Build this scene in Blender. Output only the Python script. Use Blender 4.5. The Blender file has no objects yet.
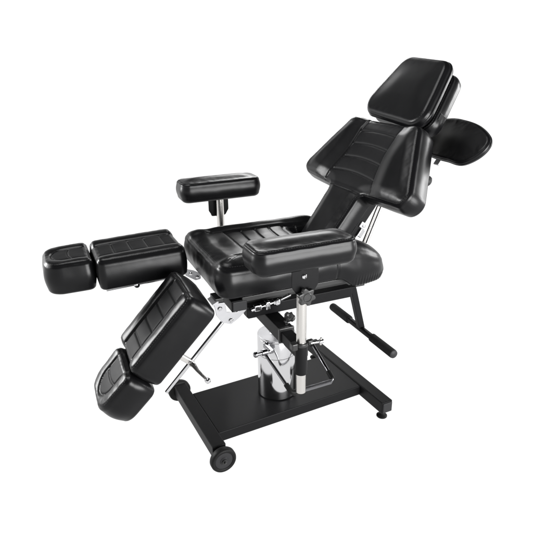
import bpy, bmesh, math, random
import numpy as np
from mathutils import Vector, Matrix, noise
from mathutils.geometry import delaunay_2d_cdt

random.seed(4); rng = np.random.default_rng(4)
SC = bpy.context.scene
COL = SC.collection

# ------------------------------------------------------------------ camera
YAW, PIT, ROLL = 0.4677985, -0.371844, -0.0153266
fw = Vector((math.sin(YAW)*math.cos(PIT), math.cos(YAW)*math.cos(PIT), math.sin(PIT)))
r0 = Vector((math.cos(YAW), -math.sin(YAW), 0)); u0 = r0.cross(fw)
ri = math.cos(ROLL)*r0 + math.sin(ROLL)*u0
upv = -math.sin(ROLL)*r0 + math.cos(ROLL)*u0
cam_d = bpy.data.cameras.new("camera"); cam = bpy.data.objects.new("camera", cam_d); COL.objects.link(cam)
cam.matrix_world = Matrix(((ri.x, upv.x, -fw.x, -0.917), (ri.y, upv.y, -fw.y, -1.733), (ri.z, upv.z, -fw.z, 1.421), (0, 0, 0, 1)))
cam_d.sensor_width = 36; cam_d.lens = 36*536.29/533
cam_d.clip_start = 0.05; cam_d.clip_end = 500
SC.camera = cam

# ------------------------------------------------------------------ studio light
SC.view_settings.view_transform = 'Standard'; SC.view_settings.look = 'None'
SC.view_settings.exposure = 0; SC.view_settings.gamma = 1
world = bpy.data.worlds.new("World"); SC.world = world; world.use_nodes = True
nt = world.node_tree; bg = nt.nodes["Background"]
tc = nt.nodes.new("ShaderNodeTexCoord"); sx = nt.nodes.new("ShaderNodeSeparateXYZ"); cr = nt.nodes.new("ShaderNodeValToRGB")
mr = nt.nodes.new("ShaderNodeMapRange"); mr.inputs[1].default_value = -1; mr.inputs[2].default_value = 1
nt.links.new(tc.outputs["Generated"], sx.inputs[0]); nt.links.new(sx.outputs["Z"], mr.inputs[0])
nt.links.new(mr.outputs[0], cr.inputs[0]); nt.links.new(cr.outputs[0], bg.inputs[0])
e = cr.color_ramp.elements          # white studio sweep up to a little above eye level, dark ceiling over it
e[0].position = 0.0; e[0].color = (1, 1, 1, 1)
e[1].position = 1.0; e[1].color = (.05, .05, .05, 1)
a = e.new(0.5 + .5*math.sin(math.radians(9))); a.color = (1, 1, 1, 1)
b = e.new(0.5 + .5*math.sin(math.radians(22))); b.color = (.05, .05, .05, 1)
bg.inputs[1].default_value = 1.12

def area(name, loc, target, sx_, sy_, power):
    l = bpy.data.lights.new(name, 'AREA'); l.shape = 'RECTANGLE'; l.size = sx_; l.size_y = sy_; l.energy = power
    o = bpy.data.objects.new(name, l); COL.objects.link(o); o.location = loc
    o.rotation_euler = (Vector(target)-Vector(loc)).to_track_quat('-Z', 'Y').to_euler()
    return o
area("softbox_front", (0.55, -2.9, 1.0), (0, -.3, .85), 2.2, 1.2, 200)
area("softbox_right", (3.5, -1.0, 1.5), (.4, 0, 1.1), 1.1, 1.3, 110)
area("softbox_back", (-2.75, 2.2, 1.6), (-.5, -.1, .7), 1.6, 1.2, 185)
area("softbox_high", (1.6, 2.6, 2.35), (-.1, -.3, .85), 1.4, .8, 42)
area("softbox_overhead", (-0.6, 0.3, 3.4), (-.1, 0, .6), 1.4, 1.4, 50)

# ------------------------------------------------------------------ materials
def mat(name, base, rough, metal=0., spec=.5, grain=None, coat=0):
    m = bpy.data.materials.new(name); m.use_nodes = True
    n = m.node_tree; p = n.nodes["Principled BSDF"]
    p.inputs["Base Color"].default_value = (*base, 1); p.inputs["Roughness"].default_value = rough
    p.inputs["Metallic"].default_value = metal; p.inputs["Specular IOR Level"].default_value = spec
    if coat: p.inputs["Coat Weight"].default_value = coat; p.inputs["Coat Roughness"].default_value = .15
    if grain:
        scale, strength, dist, kind = grain
        t = n.nodes.new("ShaderNodeTexCoord")
        if kind == 'leather':
            v = n.nodes.new("ShaderNodeTexVoronoi"); v.inputs["Scale"].default_value = scale
            z = n.nodes.new("ShaderNodeTexNoise"); z.inputs["Scale"].default_value = 38; z.inputs["Detail"].default_value = 5
            n.links.new(t.outputs["Object"], v.inputs["Vector"]); n.links.new(t.outputs["Object"], z.inputs["Vector"])
            b1 = n.nodes.new("ShaderNodeBump"); b1.inputs["Strength"].default_value = strength; b1.inputs["Distance"].default_value = dist
            b2 = n.nodes.new("ShaderNodeBump"); b2.inputs["Strength"].default_value = .12; b2.inputs["Distance"].default_value = .0006
            n.links.new(z.outputs[0], b2.inputs["Height"]); n.links.new(v.outputs["Distance"], b1.inputs["Height"])
            n.links.new(b2.outputs[0], b1.inputs["Normal"]); n.links.new(b1.outputs[0], p.inputs["Normal"])
            rr = n.nodes.new("ShaderNodeMapRange"); rr.inputs[3].default_value = rough-.05; rr.inputs[4].default_value = rough+.07
            z2 = n.nodes.new("ShaderNodeTexNoise"); z2.inputs["Scale"].default_value = 9; z2.inputs["Detail"].default_value = 6
            n.links.new(t.outputs["Object"], z2.inputs["Vector"])
            n.links.new(z2.outputs[0], rr.inputs[0]); n.links.new(rr.outputs[0], p.inputs["Roughness"])
        else:
            z = n.nodes.new("ShaderNodeTexNoise"); z.inputs["Scale"].default_value = scale; z.inputs["Detail"].default_value = 3
            n.links.new(t.outputs["Object"], z.inputs["Vector"])
            b1 = n.nodes.new("ShaderNodeBump"); b1.inputs["Strength"].default_value = strength; b1.inputs["Distance"].default_value = dist
            n.links.new(z.outputs[0], b1.inputs["Height"]); n.links.new(b1.outputs[0], p.inputs["Normal"])
            rr = n.nodes.new("ShaderNodeMapRange"); rr.inputs[3].default_value = max(rough-.06, .02); rr.inputs[4].default_value = rough+.08
            n.links.new(z.outputs[0], rr.inputs[0]); n.links.new(rr.outputs[0], p.inputs["Roughness"])
    return m
LEA = mat("black_leather", (.003, .003, .0034), .31, 0, .20, (330, .06, .0004, 'leather'))
LEP = mat("matte_black_leather", (.0045, .0045, .005), .50, 0, .10, (330, .10, .0004, 'leather'))
THR = mat("stitch_thread", (.03, .03, .03), .45, 0, .35)
PWD = mat("black_powder_coat", (.006, .006, .0064), .43, 0, .08, (900, .25, .0004, 'noise'))
PLA = mat("black_plastic", (.012, .012, .012), .38, 0, .4, (300, .1, .0003, 'noise'))
CAP = mat("grey_black_plastic", (.016, .016, .017), .5, 0, .18, (300, .1, .0003, 'noise'))
RUB = mat("rubber", (.005, .005, .005), .5, 0, .12, (400, .1, .0003, 'noise'))
GLO = mat("gloss_black", (.01, .01, .01), .15, 0, .5)
CHR = mat("chrome", (.60, .60, .61), .11, 1)
STE = mat("brushed_steel", (.60, .585, .565), .25, 1, .5, (700, .04, .0002, 'noise'))
ZNC = mat("zinc_plate", (.33, .33, .34), .35, .25, .5, (90, .08, .0003, 'noise'))
LID = mat("satin_aluminium", (.30, .30, .31), .4, .5, .5, (90, .05, .0003, 'noise'))
DKS = mat("dark_steel", (.22, .22, .23), .16, 1, .5, (200, .05, .0003, 'noise'))
FOM = mat("foam_grip", (.007, .007, .007), .7, 0, .12, (500, .35, .0008, 'noise'))

# ------------------------------------------------------------------ floor: made translucent so world light from below hides the chair's shadow
def link_mesh(name, verts, faces, mats, parent=None, midx=None, smooth=None):
    me = bpy.data.meshes.new(name); me.from_pydata([tuple(map(float, v)) for v in verts], [], faces)
    for m in mats: me.materials.append(m)
    if midx is not None: me.polygons.foreach_set("material_index", midx)
    me.polygons.foreach_set("use_smooth", [True]*len(faces) if smooth is None else smooth)
    me.update()
    o = bpy.data.objects.new(name, me); COL.objects.link(o)
    if parent: o.parent = parent
    return o
fm = bpy.data.materials.new("shadowless_white"); fm.use_nodes = True; n = fm.node_tree; n.nodes.clear()
out = n.nodes.new("ShaderNodeOutputMaterial"); mx = n.nodes.new("ShaderNodeMixShader"); tr = n.nodes.new("ShaderNodeBsdfTranslucent"); df = n.nodes.new("ShaderNodeBsdfDiffuse")
ns = n.nodes.new("ShaderNodeTexNoise"); ns.inputs["Scale"].default_value = 60; mrr = n.nodes.new("ShaderNodeMapRange"); mrr.inputs[3].default_value = .95; mrr.inputs[4].default_value = .97
n.links.new(ns.outputs[0], mrr.inputs[0])
n.links.new(mrr.outputs[0], tr.inputs[0]); df.inputs[0].default_value = (.9, .9, .9, 1); mx.inputs[0].default_value = .03
n.links.new(tr.outputs[0], mx.inputs[1]); n.links.new(df.outputs[0], mx.inputs[2]); n.links.new(mx.outputs[0], out.inputs[0])
R_ = 60
floor = link_mesh("floor", [(-R_, -R_, 0), (R_, -R_, 0), (R_, R_, 0), (-R_, R_, 0)], [(0, 1, 2, 3)], [fm], smooth=[False])
floor['kind'] = 'structure'; floor['label'] = 'plain seamless white studio floor under the chair'

root = bpy.data.objects.new("tattoo_chair", None); COL.objects.link(root)
root['label'] = 'reclining black leather tattoo chair with split leg rests on a wheeled hydraulic base'
root['category'] = 'tattoo chair'

# ------------------------------------------------------------------ frames
PSI = -0.0655662; cP, sP = math.cos(PSI), math.sin(PSI)
def S(p):                                     # the chair top is swivelled a little on its base
    return (cP*p[0]-sP*p[1], sP*p[0]+cP*p[1], p[2])
def I(p): return tuple(p)

# ------------------------------------------------------------------ hard-surface mesh collector
class MB:
    def __init__(s, tf=I): s.v = []; s.f = []; s.m = []; s.sm = []; s.tf = tf; s.mats = []
    def mi(s, m):
        if m not in s.mats: s.mats.append(m)
        return s.mats.index(m)
    def add(s, verts, faces, m, smooth=True):
        k = len(s.v); s.v += [s.tf(tuple(v)) for v in verts]; i = s.mi(m)
        for f in faces: s.f.append(tuple(k+q for q in f)); s.m.append(i); s.sm.append(smooth)
        return s
    def bm(s, b, m, smooth=False):
        b.verts.index_update(); b.normal_update()
        s.add([v.co[:] for v in b.verts], [[v.index for v in f.verts] for f in b.faces], m, smooth); b.free(); return s
    def box(s, c, h, m, bev=.003, ax=None, seg=2):
        b = bmesh.new(); bmesh.ops.create_cube(b, size=2)
        M = Matrix.Diagonal((*h, 1))
        if ax is not None: M = Matrix((*[(ax[0][i], ax[1][i], ax[2][i], 0) for i in range(3)], (0, 0, 0, 1))) @ M
        bmesh.ops.transform(b, matrix=M, verts=b.verts)
        bmesh.ops.recalc_face_normals(b, faces=b.faces)
        if bev: bmesh.ops.bevel(b, geom=b.edges[:], offset=bev, segments=seg, profile=.5, affect='EDGES')
        bmesh.ops.translate(b, vec=c, verts=b.verts)
        return s.bm(b, m)
    def prism(s, pts, o, ax, t, m, bev=.0015):  # polygon pts (a,b) in plane ax[0],ax[1] extruded by +-t/2 along ax[2]
        b = bmesh.new(); o = Vector(o); A = [Vector(a) for a in ax]
        vs = [b.verts.new(o+A[0]*p[0]+A[1]*p[1]-A[2]*t/2) for p in pts]; f = b.faces.new(vs)
        r = bmesh.ops.extrude_face_region(b, geom=[f])
        bmesh.ops.translate(b, vec=A[2]*t, verts=[g for g in r['geom'] if isinstance(g, bmesh.types.BMVert)])
        bmesh.ops.recalc_face_normals(b, faces=b.faces)
        if bev:
            ed = [x for x in b.edges if abs((x.verts[0].co-x.verts[1].co).normalized().dot(A[2])) < .5]
            bmesh.ops.bevel(b, geom=ed, offset=bev, segments=2, profile=.5, affect='EDGES')
        return s.bm(b, m)
    def tube(s, pts, r, m, seg=20, fil=0, closed=False, endr=0):
        P = [Vector(p) for p in pts]
        if fil:
            Q = [P[0]]
            for i in range(1, len(P)-1):
                a, c, d = P[i-1], P[i], P[i+1]; u = (a-c).normalized(); w = (d-c).normalized()
                for k in range(9):
                    t = k/8; Q.append((c+u*fil)*(1-t)**2+c*2*t*(1-t)+(c+w*fil)*t*t)
            Q.append(P[-1]); P = Q
        n_ = len(P); rr = r if hasattr(r, '__len__') else [r]*n_
        T = [(P[min(i+1, n_-1)]-P[max(i-1, 0)]).normalized() for i in range(n_)]
        x = T[0].orthogonal().normalized(); vs = []; fs = []
        if endr:                                  # rounded ends
            P = [P[0]]*3+P+[P[-1]]*3; k = rr[0]; q = rr[-1]; e3 = endr
            P[0] = P[3]; P[1] = P[3]+T[0]*e3*.25; P[2] = P[3]+T[0]*e3*.6; P[3] = P[3]+T[0]*e3
            L = len(P)-4; z = P[L]; P[-1] = z; P[-2] = z-T[-1]*e3*.25; P[-3] = z-T[-1]*e3*.6; P[L] = z-T[-1]*e3
            rr = [k-e3, k-e3*.35, k-e3*.08]+list(rr)+[q-e3*.08, q-e3*.35, q-e3]; T = [T[0]]*3+T+[T[-1]]*3; n_ = len(P)
        for i in range(n_):
            x = (x-T[i]*x.dot(T[i])).normalized(); y = T[i].cross(x)
            for j in range(seg):
                a = 2*math.pi*j/seg; vs.append(P[i]+(x*math.cos(a)+y*math.sin(a))*rr[i])
        for i in range(n_-1):
            for j in range(seg):
                k = (j+1) % seg; fs.append((i*seg+j, i*seg+k, (i+1)*seg+k, (i+1)*seg+j))
        s.add(vs, fs, m, True)
        s.add(vs[:seg], [tuple(range(seg))[::-1]], m, False); s.add(vs[-seg:], [tuple(range(seg))], m, False)
        return s
    def lathe(s, o, ax, prof, m, seg=48):       # prof: (radius, height), sharp where a point repeats
        o = Vector(o); z = Vector(ax).normalized(); x = z.orthogonal().normalized(); y = z.cross(x)
        for a, b in zip(prof[:-1], prof[1:]):
            if a == b: continue
            vs = []; fs = []
            for (r, h) in (a, b):
                for j in range(seg):
                    t = 2*math.pi*j/seg; vs.append(o+z*h+(x*math.cos(t)+y*math.sin(t))*max(r, 1e-5))
            for j in range(seg): k = (j+1) % seg; fs.append((j, k, seg+k, seg+j))
            s.add(vs, fs, m, True)
        return s
    def build(s, name, parent):
        o = link_mesh(name, s.v, s.f, s.mats, parent, s.m, s.sm)
        b = bmesh.new(); b.from_mesh(o.data); bmesh.ops.remove_doubles(b, verts=b.verts, dist=1e-6)
        # keep hard edges: split where the angle is wide
        sh = [x for x in b.edges if len(x.link_faces) == 2 and x.calc_face_angle(0) > .6]
        if sh: bmesh.ops.split_edges(b, edges=sh)
        b.to_mesh(o.data); b.free(); return o

# ------------------------------------------------------------------ cushions
def rpoly(corners, seg=10):                    # (u, v, radius) corners, CCW -> rounded outline
    out = []; k = len(corners)
    for i in range(k):
        a, c, d = [np.array(corners[j % k][:2], float) for j in (i-1, i, i+1)]; r = corners[i][2]
        u = (a-c)/np.linalg.norm(a-c); w = (d-c)/np.linalg.norm(d-c)
        if r <= 0: out.append(c); continue
        ang = math.acos(np.clip(u@w, -1, 1)); t = r/math.tan(ang/2)
        cen = c+(u+w)/np.linalg.norm(u+w)*(r/math.sin(ang/2)); p0 = c+u*t; p1 = c+w*t
        a0 = math.atan2(*(p0-cen)[::-1]); a1 = math.atan2(*(p1-cen)[::-1])
        da = (a1-a0+math.pi) % (2*math.pi)-math.pi
        for q in range(seg+1): out.append(cen+r*np.array([math.cos(a0+da*q/seg), math.sin(a0+da*q/seg)]))
    return np.array(out)
def resample(P, st):
    Q = np.vstack([P, P[:1]]); l = np.r_[0, np.cumsum(np.linalg.norm(np.diff(Q, axis=0), axis=1))]
    n_ = int(l[-1]/st); t = np.linspace(0, l[-1], n_, endpoint=False)
    return np.c_[np.interp(t, l, Q[:, 0]), np.interp(t, l, Q[:, 1])]
def inside(P, Q):
    x, y = P[:, 0][:, None], P[:, 1][:, None]; x1, y1 = Q[:, 0], Q[:, 1]; x2, y2 = np.roll(x1, -1), np.roll(y1, -1)
    c = ((y1 > y) != (y2 > y)) & (x < (x2-x1)*(y-y1)/(y2-y1+1e-15)+x1)
    return c.sum(1) % 2 == 1
def dist(P, Q):
    d = np.full(len(P), 9.)
    for i in range(0, len(P), 2000):
        d[i:i+2000] = np.sqrt(((P[i:i+2000, None]-Q[None])**2).sum(2).min(1))
    return d
def sdist(P, Q, k=70.):                        # soft distance: no creases along the medial axis
    st = np.linalg.norm(Q[1]-Q[0]); d = np.zeros(len(P))
    for i in range(0, len(P), 2000):
        e_ = np.sqrt(((P[i:i+2000, None]-Q[None])**2).sum(2)); d[i:i+2000] = -np.log(np.exp(-k*e_).sum(1)*st*k/2)/k
    return np.maximum(d, 0)
def sst(a, b, x): t = np.clip((x-a)/(b-a), 0, 1); return t*t*(3-2*t)
def gauss(x, w): return np.exp(-(x/w)**2)
def vnoise(P, sc, seed=0):                     # soft waviness of stuffed leather
    o = Vector((seed*7.3, seed*3.1, seed*1.7)); f = noise.noise
    return np.array([f(Vector(p)*sc+o)+.4*f(Vector(p)*sc*2.3+o) for p in (P if P.shape[1] == 3 else np.c_[P, np.zeros(len(P))])])

def cushion(name, parent, outline, T, tf, h, rt=.016, rb=.012, step=.0034, bulge=.004, seams=('edge',), stitch_paths=(), post=None, wr=.0004, seed=0, panel=None):
    O = resample(outline, step)
    t = np.roll(O, -1, 0)-np.roll(O, 1, 0); t /= np.linalg.norm(t, axis=1)[:, None]; N = np.c_[t[:, 1], -t[:, 0]]
    prof = []
    for k in range(6): a = math.pi/2*k/5; prof.append((rb*(1-math.sin(a)), -T+rb*(1-math.cos(a))))
    ns_ = 10
    for k in range(1, ns_): f = k/ns_; prof.append((-bulge*math.sin(math.pi*f), -T+rb+(T-rb-rt)*f))
    for k in range(13):
        a = math.pi/2*k/12; pin = .0013*math.exp(-((a-.78)/.12)**2)
        prof.append((rt*(1-math.cos(a))+pin*math.cos(a), -rt+rt*math.sin(a)-pin*math.sin(a)))
    m = len(O); rings = [(O-N*i, w) for i, w in prof]
    inner = rings[-1][0]
    lo, hi = inner.min(0), inner.max(0)
    gu, gv = np.meshgrid(np.arange(lo[0], hi[0], step), np.arange(lo[1], hi[1], step), indexing='ij')
    G = np.c_[gu.ravel(), gv.ravel()]; G = G[inside(G, inner)]; G = G[dist(G, inner) > step*.6]
    G = G+rng.normal(0, step*.02, G.shape)
    pts = [Vector(p) for p in inner]+[Vector(p) for p in G]
    r = delaunay_2d_cdt(pts, [], [list(range(m))], 1, 1e-7)
    cv = np.array([list(x) for x in r[0]]); ctri = [tuple(f) for f in r[2]]
    V = np.vstack([np.c_[R, np.full(m, w)] for R, w in rings]+[np.c_[cv, np.zeros(len(cv))]])
    F = []
    nr = len(rings)
    for i in range(nr-1):
        for j in range(m): k = (j+1) % m; F.append((i*m+j, i*m+k, (i+1)*m+k, (i+1)*m+j))
    base = nr*m
    omap = {}
    for i, ov in enumerate(r[3]):
        for q in ov:
            if q < m: omap[i] = (nr-1)*m+q
    for f in ctri: F.append(tuple(omap.get(i, base+i) for i in f))
    bot = delaunay_2d_cdt([Vector(p) for p in rings[0][0]], [], [list(range(m))], 1, 1e-7)
    for f in bot[2]: F.append(tuple(bot[3][i][0] for i in f)[::-1])
    uv = V[:, :2]; d = sdist(uv, O); d = np.where(inside(uv, O), d, 0)
    H = h(uv[:, 0], uv[:, 1], d)
    def place(V, H, D):
        w = -T+(V[:, 2]+T)*(T+H)/T
        P = np.c_[V[:, :2], w]
        P[:, 2] += wr*1.8*vnoise(P, 12, seed)*np.clip((P[:, 2]+T)/T, 0, 1)
        P[:, 2] += min(wr, .0005)*1.6*vnoise(P, 48, seed+5)*np.exp(-(D/.026)**2)*np.clip((P[:, 2]+T)/T, 0, 1)**2
        P[:, :2] += (wr*2*np.c_[vnoise(P, 13, seed+1), vnoise(P, 13, seed+2)])
        if post: P = post(P)
        return P
    ptri = set()
    if panel is not None:
        pv_ = panel(uv[:, 0], uv[:, 1])
        for i_, f in enumerate(F):
            if min(f) >= (nr-1)*m and all(pv_[q] for q in f): ptri.add(i_)
    P = place(V, H, d)
    used = sorted({i for f in F for i in f}); mp = {q: i for i, q in enumerate(used)}
    F = [tuple(mp[i] for i in f) for f in F]; P = P[used]
    verts = [tf(p) for p in P]; midx = [2 if i_ in ptri else 0 for i_ in range(len(F))]
    # stitches: short raised threads along the seams
    def ring_path(inset, w):
        Q = O-N*inset; return np.c_[Q, np.full(len(Q), w)]
    paths = []
    if 'edge' in seams:
        for a in (1.10,):
            paths.append((ring_path(rt*(1-math.cos(a)), -rt+rt*math.sin(a)), True, a))
    for sp_ in stitch_paths: paths.append((np.array([(x, y, 0.) for x, y in sp_]), False, math.pi/2))
    for pth, closed, a in paths:
        Q = np.vstack([pth, pth[:1]]) if closed else pth
        l = np.r_[0, np.cumsum(np.linalg.norm(np.diff(Q, axis=0), axis=1))]
        ts = np.arange(0, l[-1]-.006, .0085); A = []
        for s0 in (0, .0029, .0058): A.append(np.c_[[np.interp(ts+s0, l, Q[:, c]) for c in range(3)]].T)
        pos = []
        for X in A:
            dd = sdist(X[:, :2], O); pos.append(place(X, h(X[:, 0], X[:, 1], dd), dd))
        for i in range(len(ts)):
            p0, p1, p2 = [Vector(tf(pos[k][i])) for k in range(3)]; tt = (p2-p0)
            if tt.length < 1e-5: continue
            tt.normalize(); x = tt.orthogonal().normalized(); y = tt.cross(x); k0 = len(verts)
            for p_, r_ in ((p0, .0002), (p1, .00055), (p2, .0002)):
                for q in range(5): an = 2*math.pi*q/5; verts.append(p_+(x*math.cos(an)+y*math.sin(an))*r_)
            for s_ in (0, 1):
                for q in range(5): z = (q+1) % 5; F.append((k0+s_*5+q, k0+s_*5+z, k0+s_*5+5+z, k0+s_*5+5+q)); midx.append(1)
    return link_mesh(name, verts, F, [LEA, THR, LEP], parent, midx)

def plane_tf(o, du, dv, dn):
    o, du, dv, dn = [np.array(x, float) for x in (o, du, dv, dn)]
    return lambda p: S(o+du*p[0]+dv*p[1]+dn*p[2])

# ================================================================== BASE
XF, XR, TW, ZT = -0.3847, 0.3317, 0.053, 0.0896; ZB = ZT-TW
m = MB().box((XF+TW/2, .008, (ZT+ZB)/2), (TW/2, .226, TW/2), PWD, .0035); base_front = m.build("base_bar", root)
m = MB().box((XR+TW/2, 0, (ZT+ZB)/2), (TW/2, .297, TW/2), PWD, .0035); base_rear = m.build("base_bar", root)
for sy in (-1, 1):
    MB().box((XR+TW/2, sy*.2985, (ZT+ZB)/2), (TW/2-.004, .004, TW/2-.004), CAP, .003).build("end_cap", base_rear)
HS = .147
m = MB().box(((XF+TW+XR)/2, 0, ZT-.004-.022), ((XR-XF-TW)/2-.0005, HS, .022), PWD, .003); plate = m.build("base_plate", root)
for sy in (-1, 1):                                        # wheels, standing on the floor
    wx = XF+TW/2; y0 = sy*.234
    tyre = MB(); tyre.lathe((wx, y0, .050), (0, sy, 0), [(.020, 0), (.040, 0), (.047, .003), (.0495, .008), (.0495, .022), (.0475, .027), (.044, .0295), (.0425, .0298), (.036, .0285), (.0345, .027)], RUB, 64)
    w = tyre.build("wheel", root)
    MB().lathe((wx, y0, .050), (0, sy, 0), [(.0345, .024), (.0338, .0262), (.031, .0268), (.016, .0255), (.014, .0285), (.002, .029)], CAP, 48).build("hub", w)
    MB().lathe((wx, y0, .050), (0, sy, 0), [(.0105, .028), (.0105, .032), (.0095, .034), (.0095, .034), (.0045, .034), (.0045, .034), (.0045, .041), (.003, .0425), (.0001, .0425)], PLA, 20).build("axle_bolt", w)
for sy in (-1, 1):
    MB().lathe((XR+TW/2, sy*.268, 0), (0, 0, 1), [(.0001, 0), (.021, 0), (.0225, .002), (.0225, .006), (.018, .010), (.010, .012), (.008, .014), (.008, ZB+.002)], RUB, 32).build("levelling_foot", root)

# hydraulic pump
m = MB().lathe((0, 0, ZT), (0, 0, 1), [(.080, 0), (.080, .262), (.0785, .2645), (.0785, .2645), (.0775, .262), (.0775, .262), (.0795, .266), (.0795, .272), (.0785, .2745)], CHR, 96)
pump = m.build("hydraulic_pump", root)
MB().lathe((0, 0, ZT), (0, 0, 1), [(.0785, .2745), (.077, .276), (.030, .278), (.030, .278), (.026, .285), (.0185, .287)], LID, 64).build("pump_lid", pump)
MB().lathe((0, 0, .36), (0, 0, 1), [(.0165, 0), (.0165, .18)], CHR, 40).build("piston_rod", pump)
MB().lathe((0, 0, ZT+.19), (0, 0, 1), [(.0801, 0), (.0806, .0006), (.0806, .0014), (.0801, .002)], PLA, 96).build("seam_ring", pump)
# foot pedal
pv = (-.062, -.088, .342)
m = MB()
m.tube([(-.142, -.094, .348), (-.078, -.094, .345)], .007, DKS, 20)
m.lathe((-.147, -.094, .348), (1, 0, 0), [(.0001, -.004), (.008, -.003), (.0115, .002), (.0115, .010), (.009, .013), (.007, .014)], DKS, 24)
m.lathe((-.104, -.093, .347), (1, 0, 0), [(.007, -.012), (.0125, -.011), (.0125, .011), (.007, .012)], DKS, 24)
m.box((-.074, -.070, .345), (.009, .030, .009), DKS, .003)
pedal_axle = m.build("pedal_axle", pump)
m = MB()
m.tube([(-.104, -.093, .345), (-.058, -.232, .228), (.132, -.232, .224), (.142, -.05, .300)], .0065, DKS, 20, fil=.022)
pedal = m.build("foot_pedal", root)
MB().tube([(-.068, -.2005, .2545), (-.058, -.232, .228), (-.03, -.232, .2275)], .0105, RUB, 20, fil=.012, endr=.003).build("rubber_sleeve", pedal)
MB().tube([(.1345, -.187, .2425), (.1322, -.225, .2268)], .0105, RUB, 20, endr=.003).build("rubber_sleeve", pedal)
m = MB(); q0, q1 = Vector((-.02, -.232, .2272)), Vector((.118, -.232, .2243))
pp = []; rr = []
for i in range(61): pp.append(q0.lerp(q1, i/60)); rr.append(.0082+.0012*(i % 2))
m.tube(pp, rr, DKS, 16); m.build("ribbed_tread", pedal)
MB().box((.139, -.046, .302), (.012, .014, .012), PWD, .003).build("pedal_bracket", pedal)

# ================================================================== SEAT FRAME (swivelled)
m = MB(S)
for sy in (-1, 1):
    m.box((.029, sy*.15, .567), (.219, .018, .021), PWD, .003)
m.box((-.2245, 0, .612), (.029, .188, .0205), PWD, .003)
m.box((.17, 0, .566), (.025, .131, .018), PWD, .003)
m.box((0, 0, .555), (.09, .131, .014), PWD, .003)
m.box((.02, 0, .633), (.235, .19, .009), PLA, .002); m.box((.075, 0, .594), (.255, .130, .0295), PLA, .002)       # plywood board under the seat
frame = m.build("seat_frame", root)
MB(S).box((-.2245, -.1895, .612), (.0265, .0035, .0185), CAP, .003).build("end_cap", frame)
# cross tube holding the armrest posts
m = MB(S); m.box((-.091, 0, .518), (.027, .285, .0265), PWD, .003); cross = m.build("armrest_tube", root)
m = MB(S)
m.box((-.091, 0, .485), (.05, .05, .006), PWD, .002); m.build("mounting_block", cross)
for sy in (-1, 1):
    m = MB(S); m.box((-.092, sy*.338, .514), (.0215, .076, .0205), PWD, .003)
    m.build("inner_tube", cross)
    m = MB(S); m.box((-.091, sy*.286, .517), (.0295, .006, .0285), PLA, .003); m.build("tube_collar", cross)

def star(mb, o, ax, R, t, mtl, lobes=6):
    z = Vector(ax).normalized(); x = z.orthogonal().normalized(); y = z.cross(x); k = 72
    pts = [((R*(.86+.14*math.cos(lobes*2*math.pi*i/k)))*math.cos(2*math.pi*i/k), (R*(.86+.14*math.cos(lobes*2*math.pi*i/k)))*math.sin(2*math.pi*i/k)) for i in range(k)]
    mb.prism(pts, Vector(o), (x, y, z), t, mtl, .004)

# locking knob on top of the cross tube
k = MB(S); k.tube([(-.080, -.262, .543), (-.073, -.272, .572)], .005, CHR, 12)
k.lathe((-.0795, -.262, .5455), (.0, 0, 1), [(.010, 0), (.010, .010), (.0001, .010)], CHR, 6)
ck = k.build("tube_lock", cross)
k = MB(S); star(k, (-.072, -.274, .576), (.07, -.55, .82), .020, .015, PLA)
k.lathe((-.072, -.274, .576), (.07, -.55, .82), [(.0115, -.016), (.013, -.01), (.012, .006), (.009, .014), (.0001, .016)], PLA, 24)
k.tube([(-.088, -.274, .590), (-.056, -.278, .565)], .009, PLA, 14, endr=.004)
k.build("knob", ck)

# rear push handle
h1, h2 = (.27, -.134, .566), (.320, -.134, .379)
m = MB(S); dz = (Vector(h2)-Vector(h1)); L = dz.length; dz.normalize(); ay = Vector((0, 1, 0)); axx = ay.cross(dz)
m.box((Vector(h1)+Vector(h2))/2, (.0125, .0125, L/2), PWD, .002, (axx, ay, dz))
m.box((.262, -.134, .566), (.014, .020, .014), PWD, .002)
m.tube([(.318, .09, .377), (.318, -.358, .377)], .0125, PWD, 24)
hd = m.build("push_handle", root)
MB(S).tube([(.318, .092, .377), (.318, -.052, .377)], .0175, FOM, 28, endr=.006).build("foam_grip", hd)
MB(S).tube([(.318, -.218, .377), (.318, -.362, .377)], .0175, FOM, 28, endr=.004).build("foam_grip", hd)
for y, s_ in ((-.361, -1), (.091, 1)):
    MB(S).lathe((.318, y, .377), (0, s_, 0), [(.0165, 0), (.0160, .003), (.012, .006), (.005, .0075), (.0001, .008)], CAP, 28).build("end_cap", hd)
MB(S).lathe((.266, -.1465, .566), (0, -1, 0), [(.007, 0), (.007, .004), (.003, .006), (.0001, .006)], PLA, 16).build("bolt", hd)

# tilt mechanism under the near edge of the seat
m = MB(S)
m.tube([(-.18, -.182, .583), (-.12, -.182, .592)], .007, CHR, 14)
m.box((-.155, -.182, .588), (.014, .009, .011), CHR, .003); m.box((-.118, -.184, .5925), (.008, .012, .015), CHR, .003)
m.lathe((-.10, -.182, .596), (1, 0, .15), [(.006, -.012), (.011, -.011), (.011, -.004), (.008, -.004), (.008, .004), (.012, .004), (.012, .010), (.006, .012)], CHR, 20)
m.lathe((-.083, -.190, .599), (0, -1, 0), [(.013, -.006), (.013, .004), (.009, .007), (.005, .007), (.004, .004), (.0001, .004)], CHR, 20)
tm = m.build("tilt_mechanism", root)
sp_ = []
for i in range(121):
    a = i/120*10*2*math.pi; sp_.append((-.068+.042*i/120, -.182+.0062*math.cos(a), .602+.004*i/120*3+.0062*math.sin(a)))
MB(S).tube(sp_, .0014, CHR, 8).build("coil_spring", tm)
MB(S).tube([(-.075, -.182, .601), (-.022, -.182, .6145)], .003, PLA, 10).build("spring_rod", tm)

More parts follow.
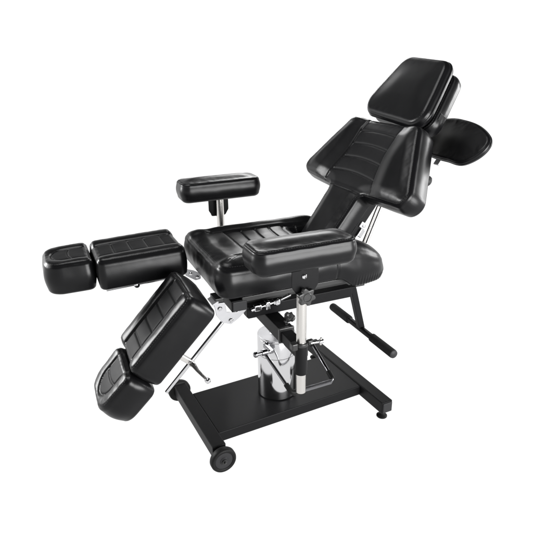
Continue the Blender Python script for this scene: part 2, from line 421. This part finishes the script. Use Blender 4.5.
# ================================================================== SEAT
SX0, SX1, SY, SZ, ST = -.304, .385, .233, .772, .112
def seat_h(u, v, d):
    av = np.abs(v)
    bol = sst(.130, .172, av)
    fr = sst(-.165, -.225, u)                                 # plain front part
    h_ = .012*sst(0, .05, d)+.010*bol*np.sin(np.clip((.233-av)/.085, 0, 1)*math.pi*.9)*(1-.4*fr)
    pan = (1-sst(.132, .142, av))*(1-sst(-.160, -.170, u))
    h_ = h_-.008*pan
    ub = -.165+.055*(av/.137)**2*0
    for g in (-.105, -.045, .015, .075, .135):
        h_ = h_-.0040*pan*gauss(u-g-.010*(v/.13)**2, .0032)
    h_ = h_+.0014*pan*np.abs(np.sin(math.pi*(u-.010*(v/.13)**2+.165)/.06))
    arc = -.168-.045*sst(.03, .137, av)*0
    h_ = h_-.004*gauss(av-.137, .004)*sst(-.235, -.215, u)
    h_ = h_-.004*gauss(u+.165-.0*(v), .004)*(1-sst(.13, .14, av))
    h_ = h_-.008*fr*gauss(v-.02, .085)*sst(.0, .06, d)+.006*gauss(u+.262, .03)*gauss(av-.185, .035)
    h_ = h_-.004*gauss(av-(.137+.09*np.clip((-.20-u)/.1, 0, 1)), .006)*sst(-.2, -.23, u)*sst(.01, .03, d)
    return h_
def seat_post(P):
    u = P[:, 0]; t = np.clip((u-.15)/(SX1-.15), 0, 1)
    f = (P[:, 2]+ST)/ST
    P = P.copy()
    P[:, 2] -= f*.088*t**2.2 + (1-f)*.044*sst(0, .35, t)       # the hips roll over the back edge and hang lower
    P[:, 1] -= np.sign(P[:, 1])*.045*t**3*np.clip((np.abs(P[:, 1])-.1)/.13, 0, 1)
    # gathers where the hip cover is pulled under
    g = sst(.20, .24, u)*np.exp(-((P[:, 2]+ST+.025)/.016)**2)
    P[:, 1] += np.sign(P[:, 1])*.0022*g*np.sin(u*2*math.pi/.013)
    # vertical seam between seat side and hip
    P[:, 1] -= np.sign(P[:, 1])*.0035*gauss(u-.142, .0035)*sst(.2, .228, np.abs(P[:, 1]))
    return P
ol = rpoly([(SX0, -SY, .050), (SX1, -SY, .060), (SX1, -.118, .045), (.115, -.112, .01), (.115, .112, .01), (SX1, .118, .045), (SX1, SY, .060), (SX0, SY, .030)])
seat = cushion("seat", root, ol, ST, plane_tf((0, 0, SZ), (1, 0, 0), (0, 1, 0), (0, 0, 1)), seat_h, rt=.028, rb=.012, post=seat_post, seed=3, wr=.0009, bulge=.007)

# ================================================================== BACKREST
TH = .9326; bu = np.array([math.cos(TH), 0, math.sin(TH)]); bn = np.array([-math.sin(TH), 0, math.cos(TH)]); B0 = np.array([.1813, 0, .784])
def back_h(u, v, d):
    av = np.abs(v)
    pb = .118+.047*np.clip((.36-u)/.15, 0, 1)**1.3
    w = sst(0, .012, av-pb)*sst(.19, .205, u)
    pan = (1-sst(-.006, .004, av-pb))
    h_ = .008*sst(0, .04, d)-.005*pan*sst(.185, .21, u)
    span = np.maximum(.20+.15*(.495-u)/.287-pb, .02)
    h_ = h_+.015*sst(-.006, .085, av-pb)*sst(.18, .225, u)
    h_ = h_-.0045*gauss(av-pb, .0042)*sst(.20, .22, u)
    for g in (.432, .374, .314, .252):
        h_ = h_-.0026*pan*gauss(u-g-.012*(1-(v/.15)**2), .0032)
    h_ = h_-.0022*pan*gauss(u-.190-.004*(1-(v/.15)**2), .0032)
    h_ = h_+.0010*pan*sst(.19, .2, u)*np.abs(np.sin(math.pi*(u-.012*(1-(v/.15)**2)-.252)/.0605))
    return h_
bo = rpoly([(.497, -.216, .050), (.497, .222, .045), (.203, .384, .045), (.190, .108, .030), (-.12, .100, .012), (-.12, -.100, .012), (.190, -.108, .030), (.196, -.414, .045)])
back = cushion("backrest", root, bo, .078, plane_tf(B0, bu, (0, 1, 0), bn), back_h, rt=.017, rb=.010, seed=7, bulge=.004, panel=lambda u, v: (np.abs(v) < .118+.047*np.clip((.36-u)/.15, 0, 1)**1.3) & (u > .19))
def bp(u, v, w): return B0+bu*u+np.array([0, 1., 0])*v+bn*w
# metal support behind the backrest
m = MB(S)
for sy in (-1, 1):
    m.box(bp(.13, sy*.085, -.094), (.24, .012, .014), PWD, .002, (bu, (0, 1, 0), bn))
m.box(bp(.10, 0, -.096), (.012, .073, .012), PWD, .002, (bu, (0, 1, 0), bn)); m.box(bp(.33, 0, -.086), (.012, .12, .006), PWD, .002, (bu, (0, 1, 0), bn))
bf = m.build("back_frame", back)
m = MB(S); m.box(bp(.105, -.101, -.104), (.012, .004, .016), ZNC, .002, (bu, (0, 1, 0), bn)); m.box(bp(.075, -.104, -.110), (.016, .006, .010), CHR, .002, (bu, (0, 1, 0), bn))
m.lathe(bp(.105, -.106, -.104), (0, -1, 0), [(.006, 0), (.006, .004), (.0001, .005)], CHR, 16); m.build("frame_bracket", bf)
m = MB(S)
m.tube([(.428, -.062, .858+.03), (.345, -.062, .69)], .0055, STE, 16); m.tube([(.428, -.084, .858+.03), (.345, -.084, .69)], .0055, STE, 16)
m.build("gas_strut", back)
m = MB(S); kp = Vector((.500, -.236, .992))
m.tube([kp+Vector((-.03, .02, .01)), kp], .006, STE, 14)
m.lathe(kp, Vector((.8, -.35, -.45)), [(.006, -.012), (.016, -.012), (.0195, -.006), (.0205, .004), (.018, .012), (.011, .017), (.0001, .0185)], CAP, 28); m.build("knob", back)

# ================================================================== HEADREST
HT = .960; hu0 = np.array([math.cos(HT), 0, math.sin(HT)]); hn = np.array([-math.sin(HT), 0, math.cos(HT)])
g_ = -.087; yv = np.array([0, 1., 0]); hu = hu0*math.cos(g_)+yv*math.sin(g_); hv = -hu0*math.sin(g_)+yv*math.cos(g_)
H0 = np.array([.479, 0, 1.203])
def dome(a): return lambda u, v, d: a*sst(0, .09, d)
ho = rpoly([(.260, -.138, .060), (.260, .140, .060), (.125, .186, .2), (-.008, .224, .065), (-.008, -.212, .060), (.125, -.178, .2)])
head = cushion("headrest", root, ho, .046, plane_tf(H0, hu, hv, hn), dome(.007), rt=.022, rb=.012, seed=9, bulge=.003, wr=.0002)
ho2 = rpoly([(.240, -.146, .045), (.240, .146, .045), (.1, .186, .2), (.002, .208, .045), (.002, -.208, .045), (.1, -.186, .2)])
o2 = H0-hn*.058+np.array([0, .012, 0])
cushion("head_cushion", head, ho2, .058, plane_tf(o2, hu, hv, hn), dome(.004), rt=.012, rb=.012, seed=12, bulge=.004, wr=.0005)
m = MB(S)
for sy in (-.05, .05):
    m.box(B0+bu*.50+np.array([0, sy, 0])-bn*.12, (.13, .014, .006), STE, .002, (bu, (0, 1, 0), bn))
m.build("mounting_bar", head)
sd = np.array([.112, .022]); sd /= np.linalg.norm(sd); a3 = hu*sd[0]+hv*sd[1]; c3 = hv*sd[0]-hu*sd[1]
MB(S).box(o2+hu*.078+hv*-.1932-hn*.029, (.013, .0012, .016), LEA, .001, (a3, c3, hn)).build("strap", head)

# side pad hanging behind the head
sp0 = np.array([(.644, -.089), (.644, -.166), (.630, -.250), (.592, -.330), (.552, -.347), (.505, -.326), (.470, -.275), (.471, -.205), (.474, -.12), (.49, -.03), (.55, .02), (.62, -.01)])
so = []
for i in range(len(sp0)):
    p_ = [sp0[(i+k) % len(sp0)] for k in (-1, 0, 1, 2)]
    for t in np.arange(0, 1, .1): so.append(.5*(2*p_[1]+(p_[2]-p_[0])*t+(2*p_[0]-5*p_[1]+4*p_[2]-p_[3])*t*t+(3*p_[1]-p_[0]-3*p_[2]+p_[3])*t**3))
so = np.array(so)[::-1]
sidepad = cushion("side_pad", root, so, .028, plane_tf(B0-bn*.18, bu, (0, 1, 0), bn), dome(.008), rt=.012, rb=.010, seed=15, seams=(), bulge=.002)
m = MB(S); m.tube([bp(.46, -.06, -.215), bp(.60, -.06, -.215)], .008, CHR, 14); m.box(bp(.470, -.135, -.214), (.014, .014, .004), ZNC, .001, (bu, (0, 1, 0), bn))
m.box(bp(.478, -.06, -.147), (.012, .02, .069), PWD, .003, (bu, (0, 1, 0), bn))
m.build("pad_arm", sidepad)

# ================================================================== ARMRESTS
def arm_h(u, v, d): return .013*sst(0, .05, d)
def armrest(sy, xa, zt, T):
    L, Wd = (.341 if sy < 0 else .352), .1343; yc = sy*.4117
    o = rpoly([(0, -Wd/2, .036), (L, -Wd/2, .036), (L, Wd/2, .036), (0, Wd/2, .036)])
    pad = cushion("armrest", root, o, T, plane_tf((xa, yc, zt), (1, 0, 0), (0, 1, 0), (0, 0, 1)), arm_h, rt=.013, rb=.020, seed=20+sy, bulge=.005, wr=.0005)
    px = -.096 if sy < 0 else -.084
    zb = zt-T
    MB(S).tube([(px, yc, .362), (px, yc, zb+.006)], .0165, STE, 40).build("post", pad)
    MB(S).lathe((px, yc, .435), (0, 0, 1), [(.0166, 0), (.0205, 0), (.021, .003), (.021, .105), (.0205, .108), (.0166, .108)], PWD, 40).build("sleeve", pad)
    k = MB(S); k.lathe((px, yc, .541), (0, 0, 1), [(.0166, 0), (.0220, 0), (.0228, .002), (.0228, .009), (.0220, .011), (.0166, .012)], PLA, 40)
    k.box((px-.03, yc-.006, .546), (.010, .012, .012), PLA, .003); k.box((px+.030, yc-.004, .547), (.009, .008, .008), PLA, .003)
    cl = k.build("post_clamp", pad)
    k = MB(S); k.tube([(px+.03, yc-.01, .547), (px+.066, yc-.018, .549)], .005, CHR, 12)
    k.lathe((px+.064, yc-.018, .549), (1, -.2, .05), [(.005, -.008), (.0075, -.007), (.0085, 0), (.0075, .007), (.005, .009), (.0001, .009)], CHR, 16)
    k.tube([(px+.062, yc-.018, .536), (px+.064, yc-.018, .562)], .004, STE, 12, endr=.0015); k.build("clamp_screw", cl)
    br = MB(S)
    for q in (sy,):
        pts = [(-.046, .004), (.046, .004), (.046, -.066), (.030, -.092), (-.030, -.092), (-.046, -.066)]
        pr_ = rpoly([(x, y, r) for (x, y), r in zip(pts, (0, 0, .012, .012, .012, .012))], 5)
        br.prism(list(map(tuple, pr_)), (px, yc+q*.0215, zb+.003), ((1, 0, 0), (0, 0, 1), (0, -1, 0)), .004, PWD, .001)
    b_ = br.build("bracket", pad)
    k = MB(S); k.lathe((px-.004, yc+sy*.0235, zb-.032), (0, sy, 0), [(.0085, 0), (.0085, .003), (.006, .0055), (.0055, .0055), (.0055, .0055), (.003, .0035), (.0001, .0035)], CHR, 20); k.build("screw", b_)
    kz = zb-.092 if sy < 0 else zb-.07; ky = yc-.026 if sy < 0 else yc+.026; s_ = -1 if sy < 0 else 1
    k = MB(S); star(k, (px-.006, ky+s_*.016, kz), (0, s_, 0), .031, .018, PLA)
    k.lathe((px-.006, ky, kz), (0, s_, 0), [(.012, 0), (.015, .012), (.016, .024), (.013, .0265), (.013, .0265), (.0115, .0245), (.0105, .0235), (.0001, .0235)], PLA, 28)
    k.tube([(px-.006, yc, kz), (px-.006, ky+s_*.01, kz)], .006, CHR, 12); k.build("knob", b_)
    return pad
armrest(-1, -.2735, .907, .0815)
armrest(1, -.2628, .937, .0845)

# ================================================================== LEG RESTS
LL, LW, LT = .3175, .2666, .107
def leg_h(u, v, d):
    av = np.abs(v); pb = .060
    w = sst(0, .01, av-pb); pan = 1-sst(-.005, .003, av-pb)
    tb = np.clip((av-pb)/(LW/2-pb), 0, 1); h_ = .002*sst(0, .05, d)+.0095*(1-np.abs(1-tb/.52)**2.2)*(av > pb)
    h_ = h_-.005*gauss(av-pb, .0042)*sst(.006, .02, d)
    for g in (.058, .120, .182, .244): h_ = h_-.0032*pan*gauss(u-g, .003)
    h_ = h_+.0015*pan*np.abs(np.sin(math.pi*(u-.058)/.062))
    return h_
def foot_h(u, v, d):
    av = np.abs(v); uu = u-.325
    # horseshoe bolster round the end, flat panel open towards the calf
    pb = np.where(uu < .085, av-.058, np.sqrt(np.maximum(uu-.085, 0)**2*1.3+av**2)-.058)
    w = sst(0, .012, pb); pan = 1-sst(-.006, .003, pb)
    tb = np.clip(pb/.058, 0, 1); h_ = .002*sst(0, .05, d)+.0055*(1-np.abs(1-tb/.52)**2.2)*(pb > 0)
    h_ = h_-.004*gauss(pb, .004)*sst(.004, .02, d)-.004*pan*gauss(uu-.078+.01*(v/.058)**2, .003)
    return h_
def leg(O, yaw_g, pitch, foot_v, rv, rw, name_label):
    b = pitch; d = np.array([-math.cos(b), 0, -math.sin(b)]); sv = np.array([0, -1., 0]); n = np.array([-math.sin(b), 0, math.cos(b)])
    sv = sv*math.cos(yaw_g)+d*math.sin(yaw_g); d = np.cross(n, sv); d = d if d[0] < 0 else -d
    O = np.array(O); tf = plane_tf(O, d, sv, n); P = lambda u, v, w: O+d*u+sv*v+n*w
    o = rpoly([(0, -LW/2, .028), (LL, -LW/2+.004, .026), (LL, LW/2-.004, .026), (0, LW/2, .028)])
    pad = cushion("leg_rest", root, o, LT, tf, leg_h, rt=.022, rb=.012, seed=30, bulge=.004, wr=.0004, panel=lambda u, v: np.abs(v) < .060)
    pad['label'] = name_label
    f0, f1 = .325, .500
    o = rpoly([(f0, foot_v-.117, .026), (f1-.012, foot_v-.108, .060), (f1-.012, foot_v+.108, .060), (f0, foot_v+.117, .026)])
    ftf = tf
    cushion("foot_pad", pad, o, LT+.004, ftf, lambda u, v, dd: foot_h(u, v-foot_v, dd), rt=.020, rb=.014, seed=34, bulge=.006, wr=.0006, panel=lambda u, v: np.where(u-.325 < .085, np.abs(v-foot_v)-.058, np.sqrt(np.maximum(u-.41, 0)**2*1.3+(v-foot_v)**2)-.058) < 0)
    m = MB(S); m.tube([P(.018, rv, rw), P(.322 if rw < -.13 else .298, rv, rw)], .0068, CHR, 20, endr=.002); rod = m.build("support_rod", pad)
    m = MB(S)
    m.box(P(.16, 0, -LT-.004), (.15, .045, .004), PWD, .001, (d, sv, n)); m.box(P(.40, foot_v, -LT-.006), (.05, .04, .004), PWD, .001, (d, sv, n)); m.build("under_plate", pad)
    m = MB(S); m.box(P(.190, rv, (rw-LT)/2-.004), (.010, .009, max(.010, (-rw-LT)/2+.006)), STE, .004, (d, sv, n)); m.lathe(P(.190, rv+.010, rw), sv, [(.010, 0), (.010, .006), (.0001, .008)], CHR, 16); m.build("rod_clamp", pad)
    return pad, P, d, sv, n
near, P, d, sv, n = leg((-.4118, -.1544, .7225), .0264, .8255, .018, .110, -.152, 'near leg rest lowered steeply towards the floor')
lv = P(.190, .124, -.152)
m = MB(S); q = Vector(lv)
pts = [q, q+Vector((.003, -.014, .002)), q+Vector((.008, -.042, -.004)), q+Vector((.014, -.070, -.006)), q+Vector((.022, -.104, -.008))]
m.tube(pts, [.0095, .0085, .006, .005, .0045], STE, 16)
m.lathe(pts[-1], (0, -1, 0), [(.0001, -.010), (.005, -.009), (.0088, -.0045), (.010, 0), (.0088, .0045), (.005, .009), (.0001, .010)], CHR, 20); m.build("clamp_lever", near)
pl = [(-.311, .627), (-.271, .625), (-.266, .586), (-.232, .578), (-.196, .592), (-.186, .586), (-.223, .553), (-.252, .536), (-.284, .549), (-.304, .58)]
rp = rpoly([(x, z, .006) for x, z in pl][::-1], 4)
m = MB(S); m.prism(list(map(tuple, rp)), (0, -.165, 0), ((1, 0, 0), (0, 0, 1), (0, -1, 0)), .005, ZNC, .001)
m.box((-.306, -.14, .628), (.012, .03, .003), ZNC, .001, ((.9, 0, .43), (0, 1, 0), (-.43, 0, .9))); hp = m.build("hinge_plate", near)
m = MB(S)
for x, z in ((-.291, .606), (-.252, .553)): MB(S).lathe((x, -.1675, z), (0, -1, 0), [(.0085, 0), (.0085, .002), (.006, .0045), (.0001, .005)], CHR, 20).build("hinge_bolt", hp)
m = MB(S); m.tube([(-.300, -.165, .612), (-.292, -.10, .612)], .008, CHR, 14); m.build("hinge_pin", hp)
m = MB(S); m.box((-.288, -.13, .622), (.016, .030, .018), PLA, .002); m.build("hinge_block", hp)

farl, P, d, sv, n = leg((-.3466, .1544, .7782), 0, .0324, -.026, .092, -.117, 'far leg rest raised level with the seat')
pl = [(-.340, .668), (-.305, .655), (-.280, .640), (-.278, .616), (-.300, .614), (-.318, .626), (-.338, .640)]
m = MB(S); m.prism(list(map(tuple, rpoly([(x, z, .005) for x, z in pl][::-1], 4))), (0, .10, 0), ((1, 0, 0), (0, 0, 1), (0, -1, 0)), .005, ZNC, .001); hp = m.build("hinge_plate", farl)
m = MB(S)
for x, z in ((-.318, .645), (-.293, .627)): MB(S).lathe((x, .0975, z), (0, -1, 0), [(.0065, 0), (.0065, .002), (.005, .004), (.0001, .0045)], CHR, 20).build("hinge_bolt", hp)


for o in COL.objects:
    if o.type == 'MESH' and o.parent is None and o is not floor: raise RuntimeError(o.name)
